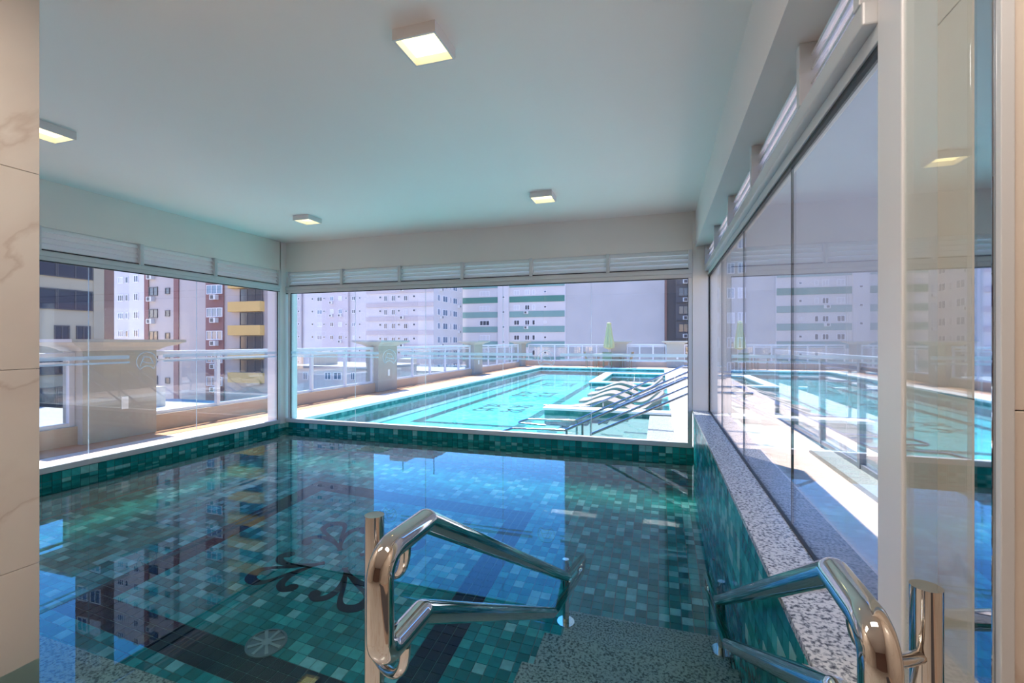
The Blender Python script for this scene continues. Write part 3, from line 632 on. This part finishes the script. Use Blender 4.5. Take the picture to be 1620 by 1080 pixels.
railing(1.24, 2.6, 2, True, YPF + .08, -1.12, 'short glass railing at the far right end of the terrace')
railing(.8, 9.65, 7, False, 2.05, ZD + .05, 'glass railing on the terrace outside the right window', 'rail_grey')

# umbrella, table and chairs
ux, uy = -2.62, 25.75
u_ = thing('closed_umbrella', (ux, uy, ZD), 'closed pale yellow umbrella standing at the far end of the terrace', 'umbrella')
MB().tube([(ux, uy, ZD), (ux, uy, 1.06)], .025, 12).build('pole', 'umbrella_pole', u_, smooth=True)
MB().lathe((ux, uy, 0), [(.04, -.42), (.24, -.34), (.26, -.20), (.22, .05), (.17, .35), (.13, .70), (.10, .95), (.05, 1.0)], 32, (8, .16)).build('canopy', 'umbrella_cloth', u_, smooth=True)
MB().lathe((ux, uy, 0), [(.12, .93), (.13, .97), (.11, 1.01), (.03, 1.03)], 16).build('crown_cap', 'umbrella_cloth', u_, smooth=True)
MB().lathe((ux, uy, ZD), [(.28, 0), (.28, .05), (.06, .09), (.04, .25)], 20).build('foot', 'umbrella_pole', u_, smooth=True)
tb = thing('terrace_table', (ux, uy, ZD), 'square table around the umbrella pole', 'table')
MB().box(ux - .75, ux + .75, uy - .5, uy + .5, ZD + .69, ZD + .73).build('table_top', 'table_top', tb, bevel=.01)
for sx in (-1, 1):
    for sy in (-1, 1): MB().tube([(ux + sx * .62, uy + sy * .4, ZD), (ux + sx * .58, uy + sy * .36, ZD + .69)], .025, 8).build('leg', 'wicker', tb)
def chair(cx, cy, a, label):
    t = thing('terrace_chair', (cx, cy, ZD), label, 'chair', 'chairs around the umbrella table')
    ca, sa = math.cos(a), math.sin(a); g = lambda x, y, z: (cx + ca * x - sa * y, cy + sa * x + ca * y, ZD + z)
    MB().loft([[g(-.24, -.24, z), g(.24, -.24, z), g(.24, .24, z), g(-.24, .24, z)] for z in (.40, .45)]).build('seat', 'wicker', t)
    MB().loft([[g(-.24, .20 + k * .10, z), g(.24, .20 + k * .10, z), g(.24, .24 + k * .10, z), g(-.24, .24 + k * .10, z)] for k, z in ((0, .45), (1, .85))]).build('backrest', 'wicker', t)
    for x in (-.21, .21):
        for y in (-.21, .21): MB().tube([g(x, y, 0), g(x, y, .40)], .018, 8).build('leg', 'wicker', t)
        MB().tube([g(x * 1.1, -.22, .40), g(x * 1.1, -.2, .64), g(x * 1.1, .22, .66)], .016, 8).build('arm', 'wicker', t)
chair(ux - .95, uy - .35, PI / 2 + .3, 'brown chair left of the umbrella table'); chair(ux + .0, uy - .75, PI, 'brown chair in front of the umbrella table'); chair(ux + .95, uy - .3, -PI / 2 - .2, 'brown chair right of the umbrella table')

# ================================================================== THE TOWN
gr = MB().box(-260, 260, -60, 330, -22.2, -22).build('ground', 'ground'); struct('', gr, 'street level far below the terrace')
_wm = {}
def window(parent, x0, x1, z0, z1, Y, style='dark', dirx=False, xs_=None, bars=1):
    """window on a facade facing -Y at Y (dirx False) or facing +X at X = Y (dirx True, x0..x1 run along Y)"""
    w_, h_ = round(x1 - x0, 2), round(z1 - z0, 2); key = (w_, h_, style, dirx, bars)
    if key not in _wm:
        f = MB(); p = MB(); e = min(.09, w_ * .12); d = .10
        def b(mb, a0, a1, c0, c1, e0, e1): mb.box(-e1, -e0, a0, a1, c0, c1) if dirx else mb.box(a0, a1, e0, e1, c0, c1)
        sgn = -1
        for a in ((-w_ / 2, w_ / 2, -h_ / 2, -h_ / 2 + e), (-w_ / 2, w_ / 2, h_ / 2 - e, h_ / 2), (-w_ / 2, -w_ / 2 + e, -h_ / 2 + e, h_ / 2 - e), (w_ / 2 - e, w_ / 2, -h_ / 2 + e, h_ / 2 - e)): b(f, *a, -d, .02)
        for q in range(bars):
            c0 = -w_ / 2 + w_ * (q + 1) / (bars + 1); b(f, c0 - e / 2, c0 + e / 2, -h_ / 2 + e, h_ / 2 - e, -d, .02)
        b(p, -w_ / 2 + e, w_ / 2 - e, -h_ / 2 + e, h_ / 2 - e, -d * .5, .02)
        fm = 'frame_dark' if style == 'band' else 'frame_white'; pm = {'dark': 'pane_dark', 'blue': 'pane_blue', 'curtain': 'pane_curtain', 'band': 'pane_dark'}[style]
        ms = []
        for mb, mm, nm in ((f, fm, 'window'), (p, pm, 'pane')):
            me = bpy.data.meshes.new(nm); me.from_pydata(mb.v, [], mb.f); me.materials.append(M[mm]); ms.append(me)
        _wm[key] = ms
    c0 = ((x0 + x1) / 2, Y, (z0 + z1) / 2) if not dirx else (Y, (x0 + x1) / 2, (z0 + z1) / 2)
    o = inst('window', _wm[key][0], parent, c0); inst('pane', _wm[key][1], o, c0); return o
_ac = {}
def ac(parent, x, y, z, s=1.0, dirx=False):
    if dirx not in _ac:
        mb = MB(); (mb.box(0, .5, -.45, .45, -.3, .3) if dirx else mb.box(-.45, .45, -.5, 0, -.3, .3)); mb.mi = 1
        (mb.box(.5, .52, -.3, .15, -.22, .22) if dirx else mb.box(-.3, .15, -.52, -.5, -.22, .22))
        me = bpy.data.meshes.new('air_conditioner'); me.from_pydata(mb.v, [], mb.f); me.materials.append(M['ac_white']); me.materials.append(M['frame_dark']); me.polygons.foreach_set('material_index', mb.m); _ac[dirx] = me
    return inst('air_conditioner', _ac[dirx], parent, (x, y, z))
ZG = -22
rnd = random.Random(3)
def sty(p=(.55, .25, .2)): return rnd.choices(['dark', 'blue', 'curtain'], p)[0]

# beige block at far left (faces +X)
XB1 = -50.0; fl1 = 2.84
b = thing('apartment_block', (-56, 24, ZG), 'beige block with long dark window bands at the far left', 'building')
MB().box(-62, XB1, 14, 30.4, ZG, 12.6).build('wall', 'wall_beige', b); MB().box(-60, -54, 17, 24, 12.6, 15).build('roof_house', 'wall_beige', b)
zb0 = (540.5 - 482) / 739 * 41 ; 
for k in range(-3, 4):
    z0 = 2.95 + k * 2.84
    if k == -1 or k == -2:
        for a in (26.6, 28.2): window(b, a, a + 1.1, z0 - .1, z0 + 1.3, XB1, 'band', True)
        if k == -1: continue
    if z0 + 1.7 < 12.4:
        for q in range(5): window(b, 16.0 + q * 2.7, 16.0 + (q + 1) * 2.7 - .02, z0 - .15, z0 + 1.65, XB1, 'band', True)
MB().box(XB1 - 1, XB1 + .06, 29.55, 30.4, ZG, 12.6).build('pier', 'wall_beige', b)
# long block added further left, only to keep sky glare off the back window
b = thing('apartment_block', (-50, -6, ZG), 'brown block added beyond the left railing to dim sky reflection in the back window', 'building')  # added sky screen, not a real apartment block
MB().box(-56, -44, -95, 9.8, ZG, 30).build('wall', 'wall_brown', b)
for k in range(-2, 8):
    for q in range(18): window(b, -80 + q * 4.9, -78 + q * 4.9, k * 3.1, k * 3.1 + 1.4, -44, 'dark', True)
# brown tower behind it
b = thing('tower_block', (-52, 31, ZG), 'tall narrow brown block right behind the beige block', 'building')
MB().box(-54, XB1 - .02, 30.42, 31.3, ZG, 40).build('wall', 'wall_brown', b)
for k in range(5, 13):
    for q in range(2): window(b, -53.6 + q * 1.8, -52.2 + q * 1.8, k * 3 - .5, k * 3 + .9, 30.42, sty())
# white and lilac tower
Yb = 52.0
b = thing('tower_block', (x_at(204, Yb), Yb + 6, ZG), 'white tower with small windows between two brown stripes', 'building')
xa, xb = x_at(174, Yb), x_at(231, Yb)
MB().box(xa, xb, Yb, Yb + 4, ZG, 44).build('wall', 'wall_lilac', b); MB().box(x_at(207, Yb), xb, Yb - .25, Yb, ZG, 44).build('wall_bay', 'wall_white', b)
fp = 28.4 / 739 * 73.6
for k in range(-4, 14):
    z0 = z_at(205, 448, Yb) - 3 * fp + k * fp + 2 * fp
    window(b, x_at(187, Yb), x_at(196, Yb), z0, z0 + 1.0, Yb, sty(), bars=2); window(b, x_at(199, Yb), x_at(203.5, Yb), z0, z0 + 1.0, Yb, sty(), bars=0)
    window(b, x_at(215, Yb), x_at(222, Yb), z0, z0 + 1.1, Yb - .25, 'dark', bars=1)
# pink white block with maroon stripes
Yb = 44.0
b = thing('apartment_block', (x_at(280, Yb), Yb + 6, ZG), 'pale pink tower with narrow maroon stripes and small windows', 'building')
xa, xb = x_at(229.5, Yb), x_at(327, Yb)
MB().box(xa, xb, Yb, Yb + 11, ZG, 42).build('wall', 'wall_pinkwhite', b)
for u0, u1 in ((229.5, 236), (276, 283.5)): MB().box(x_at(u0, Yb), x_at(u1, Yb), Yb - .12, Yb, ZG, 42).build('stripe', 'wall_maroon', b)
fp = 36.4 / 739 * 58.5
for k in range(-3, 12):
    z0 = z_at(245, 467, Yb) - 2 * fp + k * fp + fp - .1
    window(b, x_at(236.5, Yb), x_at(250, Yb), z0, z0 + 1.15, Yb, 'band', bars=1); window(b, x_at(262, Yb), x_at(269, Yb), z0 + .15, z0 + .95, Yb, 'band', bars=0)
    ac(b, x_at(241, Yb), Yb, z0 - .45)
# maroon and yellow block
Yb = 44.0
b = thing('apartment_block', (x_at(372, Yb), Yb + 6, ZG), 'block with yellow balconies beside a maroon window bay', 'building')
MB().box(x_at(327, Yb) + .02, x_at(426, Yb), Yb, Yb + 2.6, ZG, 42).build('wall', 'wall_pinkwhite', b)
MB().box(x_at(327, Yb), x_at(355, Yb), Yb - .15, Yb, ZG, 42).build('bay_wall', 'wall_maroon', b)
fp = 34.8 / 739 * 60
for k in range(-3, 12):
    z0 = z_at(341, 502, Yb) + (k) * fp
    window(b, x_at(329, Yb), x_at(354, Yb), z0, z0 + 1.15, Yb - .15, 'blue', bars=2); ac(b, x_at(343, Yb), Yb - .15, z0 - .4)
    z1 = z_at(395, 493, Yb) + k * fp
    MB().box(x_at(368, Yb), x_at(418.5, Yb), Yb - .7, Yb, z1 - .04, z1 + 1.15).build('balcony_front', 'wall_yellow', b)
    window(b, x_at(383, Yb), x_at(418, Yb), z1 + 1.15, z1 + 2.72, Yb - .25, 'band', bars=2)
# lilac tower at the left of the back window
Yb = 98.5
b = thing('tower_block', (x_at(525, Yb), Yb + 8, ZG), 'tall lilac grey tower at the left end of the back window', 'building')
MB().box(x_at(455, Yb), x_at(582, Yb), Yb + .0, Yb + 2.5, ZG, 62).build('wall', 'wall_lilac', b)
MB().box(x_at(469, Yb), x_at(479, Yb), Yb - .5, Yb, ZG, 62).build('shaded_bay', 'wall_lilac_shade', b); MB().box(x_at(512, Yb), x_at(553, Yb), Yb - .6, Yb, ZG, 62).build('wall_bay', 'band_lilac', b)  # first bay's dimmer lilac paints shade onto the tower's left strip
fp = 20.3 / 739 * (Yb / rx(520)[1])
for k in range(-5, 16):
    z0 = z_at(520, 497, Yb) + k * fp
    if z0 > 60: break
    for u0, u1, st_, yo, h0, h1 in ((473.5, 476.5, 'dark', .5, .5, 1.1), (493, 496, 'dark', 0, .4, 1.0), (502, 510, None, 0, 0, 1.1), (514, 517, 'dark', .6, .4, .9), (525, 530.5, None, .6, 0, 1.1), (538, 544, None, .6, 0, 1.1), (549, 551.5, 'dark', .6, .3, .8), (557, 562.5, None, 0, 0, 1.0), (568, 570.5, 'dark', 0, .3, .8)):
        window(b, x_at(u0, Yb), x_at(u1, Yb), z0 + h0, z0 + h1, Yb - yo, st_ or sty((.3, .3, .4)), bars=1 if u1 - u0 > 4 else 0)
    if k < 6 and rnd.random() < .7: ac(b, x_at(527, Yb), Yb - .6, z0 - .5)
    if k < 6 and rnd.random() < .7: ac(b, x_at(541, Yb), Yb - .6, z0 - .5)
# white block with grey bands, front and receding side
Yb = 83.0
xa, xb = x_at(579.5, Yb), x_at(686, Yb); ztop = z_at(630, 383, Yb)
b = thing('apartment_block', ((xa + xb) / 2, Yb + 8, ZG), 'white block with lilac bands and rows of blue side windows', 'building')
MB().box(xa, xb, Yb, 97.2, ZG, ztop).build('wall', 'wall_white', b); MB().box(xa + 3, xa + 7, Yb + 4, Yb + 9, ztop, ztop + 2.2).build('roof_house', 'wall_white', b)
for x in (xa + 5, xb - 3): MB().tube([(x, Yb + 6, ztop), (x, Yb + 6, ztop + 5)], .08, 6).build('antenna', 'frame_dark', b)
fp = 22.0 / 739 * (Yb / rx(630)[1])
for k in range(-6, 8):
    z0 = z_at(630, 478.5, Yb) + k * fp - fp
    if z0 + 2.4 > ztop: break
    MB().box(xa, xb + .02, Yb - .14, Yb, z0 + 1.85, z0 + 2.72).build('floor_band', 'band_lilac', b)
    for u0, u1, st_, h0, h1, br in ((600, 603.5, 'dark', .95, 1.45, 0), (607.5, 613, 'dark', .35, 1.5, 1), (619.5, 625.5, 'dark', .35, 1.5, 1), (629.5, 633, 'dark', .95, 1.45, 0), (639, 645, sty((.4, .1, .5)), .35, 1.4, 1), (653.5, 657, 'dark', .95, 1.45, 0)):
        window(b, x_at(u0, Yb), x_at(u1, Yb), z0 + h0 - .1, z0 + h1 - .1, Yb, st_, bars=br)
    for y0, y1, st_ in ((84.6, 85.8, 'blue'), (87.0, 89.2, 'blue'), (90.4, 91.0, 'dark'), (92.0, 94.0, 'blue'), (95.6, 96.1, 'dark')):
        window(b, y0, y1, z0 + .2, z0 + 1.5, xb, st_, True, bars=1)
    if k % 2 == 0: ac(b, xb, 86.2, z0 - .2, dirx=True); ac(b, x_at(637, Yb), Yb, z0 - .3)
    else: ac(b, xb, 95.0, z0 - .2, dirx=True)
# green striped block
Yb = 98.0
xa, xb = x_at(730, Yb), x_at(897, Yb); ztop = z_at(810, 384, Yb)
b = thing('apartment_block', ((xa + xb) / 2, Yb + 7, ZG), 'white apartment block with broad green bands under the windows', 'building')
MB().box(xa, xb, Yb, Yb + 14, ZG, ztop).build('wall', 'wall_white', b); MB().box(x_at(789, Yb), x_at(806, Yb), Yb - .7, Yb, ZG, ztop + .3).build('stair_shaft', 'wall_white', b)
fp = 23.6 / 739 * (Yb / rx(815)[1])
for k in range(-5, 5):
    z0 = z_at(800, 495.5, Yb) + k * fp - 0 * fp            # bottom of a green band
    z0 = z_at(800, 502.5, Yb) + (k) * fp
    if z0 + fp > ztop + 1: break
    gm = 'band_green_deep' if k == 1 or k == 2 else 'band_green'
    gm = 'band_green_deep' if k == 1 else 'band_green'
    MB().box(xa, x_at(789, Yb), Yb - .12, Yb, z0, z0 + 1.28).build('green_band', gm, b); MB().box(x_at(806, Yb), xb, Yb - .12, Yb, z0, z0 + 1.28).build('green_band', gm, b)
    zz = z0 + 1.55
    cur = rnd.random() < .5
    window(b, x_at(759, Yb), x_at(774.5, Yb), zz, zz + 1.1, Yb, 'curtain' if cur else 'dark', bars=2)
    for u0, u1 in ((813, 822), (830.5, 838), (842, 846.5)): window(b, x_at(u0, Yb), x_at(u1, Yb), zz, zz + 1.1, Yb, 'curtain' if cur and rnd.random() < .8 else 'dark', bars=1 if u1 - u0 > 6 else 0)
    window(b, x_at(860.5, Yb), x_at(864.5, Yb), zz + .35, zz + .85, Yb, sty(), bars=0); window(b, x_at(796, Yb), x_at(800, Yb), z0 + .9, z0 + 1.4, Yb - .7, 'dark', bars=0)
    if k in (-1, 0, 2): ac(b, x_at(833, Yb), Yb - .12, z0 + 1.0)
# blank grey block
Yb = 76.0
b = thing('blank_block', (x_at(970, Yb), Yb + 6, ZG), 'tall blank grey stained side wall behind the umbrella', 'building')
MB().box(x_at(893.5, Yb), x_at(1051.5, Yb), Yb, Yb + 12, ZG, 60).build('wall', 'wall_stained', b)
MB().box(x_at(893.5, Yb), x_at(894.8, Yb), Yb - .08, Yb, ZG, 60).build('edge_strip', 'wall_grey', b)
# dark block
Yb = 76.0
b = thing('dark_block', (x_at(1080, Yb), Yb + 6, ZG), 'tall dark grey block at the right end of the back window', 'building')
xa, xb = x_at(1051.5, Yb) + .02, x_at(1103, Yb)
MB().box(xa, xb, Yb, Yb + 10, ZG, 56).build('wall', 'wall_dark', b); MB().box(xa + 1.6, xb, Yb - .3, Yb, ZG, 56).build('wall_bay', 'wall_dark2', b); MB().box(xa, xa + .3, Yb - .2, Yb, ZG, 56).build('edge_strip', 'wall_brown', b)
for k in range(-4, 18):
    z0 = 1.4 + k * 2.75
    window(b, xa + 2.0, xb - .5, z0, z0 + 1.3, Yb - .3, 'band', bars=2); ac(b, xb - 1.6, Yb - .3, z0 - .55); MB().box(xa + 1.6, xb, Yb - .42, Yb - .3, z0 - 1.05, z0 - .92).build('floor_line', 'wall_dark', b)
# pale block to the right, seen through the right window
Yb = 62.0
b = thing('pale_block', (x_at(1250, Yb), Yb + 6, ZG), 'pale plain block seen through the right window', 'building')
MB().box(x_at(1108, Yb), x_at(1700, Yb), Yb, Yb + 10, ZG, 62).build('wall', 'wall_pale', b)
for k in range(-3, 19):
    z0 = 2.2 + k * 3.0
    for u0, u1 in ((1128, 1138), (1150, 1162), (1167, 1180)): window(b, x_at(u0, Yb), x_at(u1, Yb), z0, z0 + 1.3, Yb, 'curtain' if rnd.random() < .4 else 'blue', bars=1)
b = thing('sky_screen_block', (47, 20, ZG), 'grey brown block added beyond the right railing to dim sky reflection in the left window', 'building')  # block added out of view so bright sky does not wash out the glass
MB().box(42, 52, -20, 61.5, ZG, 48).build('wall', 'wall_taupe', b)
for k in range(-2, 12): MB().box(41.85, 42, -20, 61.5, k * 3.1, k * 3.1 + .5).build('floor_band', 'wall_brown', b)
# low houses and roofs below the terrace
def low_house(x0, x1, y0, y1, zt, label, wm='wall_cream'):
    t = thing('low_house', ((x0 + x1) / 2, (y0 + y1) / 2, ZG), label, 'building')
    MB().box(x0, x1, y0, y1, ZG, zt - .3).build('wall', wm, t); MB().box(x0 - .3, x1 + .3, y0 - .3, y1 + .3, zt - .3, zt).build('roof', 'roof_white', t)
    MB().box(x0 + 2, x0 + 4, y0 + 2, y0 + 4, zt, zt + 1.6).build('roof_tank', 'wall_cream', t); return t
low_house(-46, -29, 10.5, 22, -4.8, 'low white roofed house below the railing at far left')
low_house(-42, -31, 23.5, 31, -5.2, 'low white roofed house below the railing right of the broad pilaster')
h = low_house(x_at(456, 46), x_at(590, 46), 46, 56, -2.9, 'low white house behind the railing left of the second pilaster', 'wall_white')
for u0, u1 in ((480, 487), (514, 524), (528, 541), (555, 562)): window(h, x_at(u0, 46), x_at(u1, 46), z_at(u0, 601, 46), z_at(u0, 589, 46), 46, 'blue', bars=1)
h = low_house(x_at(600, 60), x_at(735, 60), 60, 70, -4.2, 'low white house behind the railing between second and third pilasters', 'wall_white')
for q in range(7): window(h, x_at(608 + q * 17, 60), x_at(617 + q * 17, 60), -6.2, -5.0, 60, 'dark', bars=1)

# ================================================================== lift everything so that the hall floor lies at z = 0
for o in list(S.objects):
    if o.parent is None and o.type in {'MESH', 'EMPTY'}: o.location.z += H
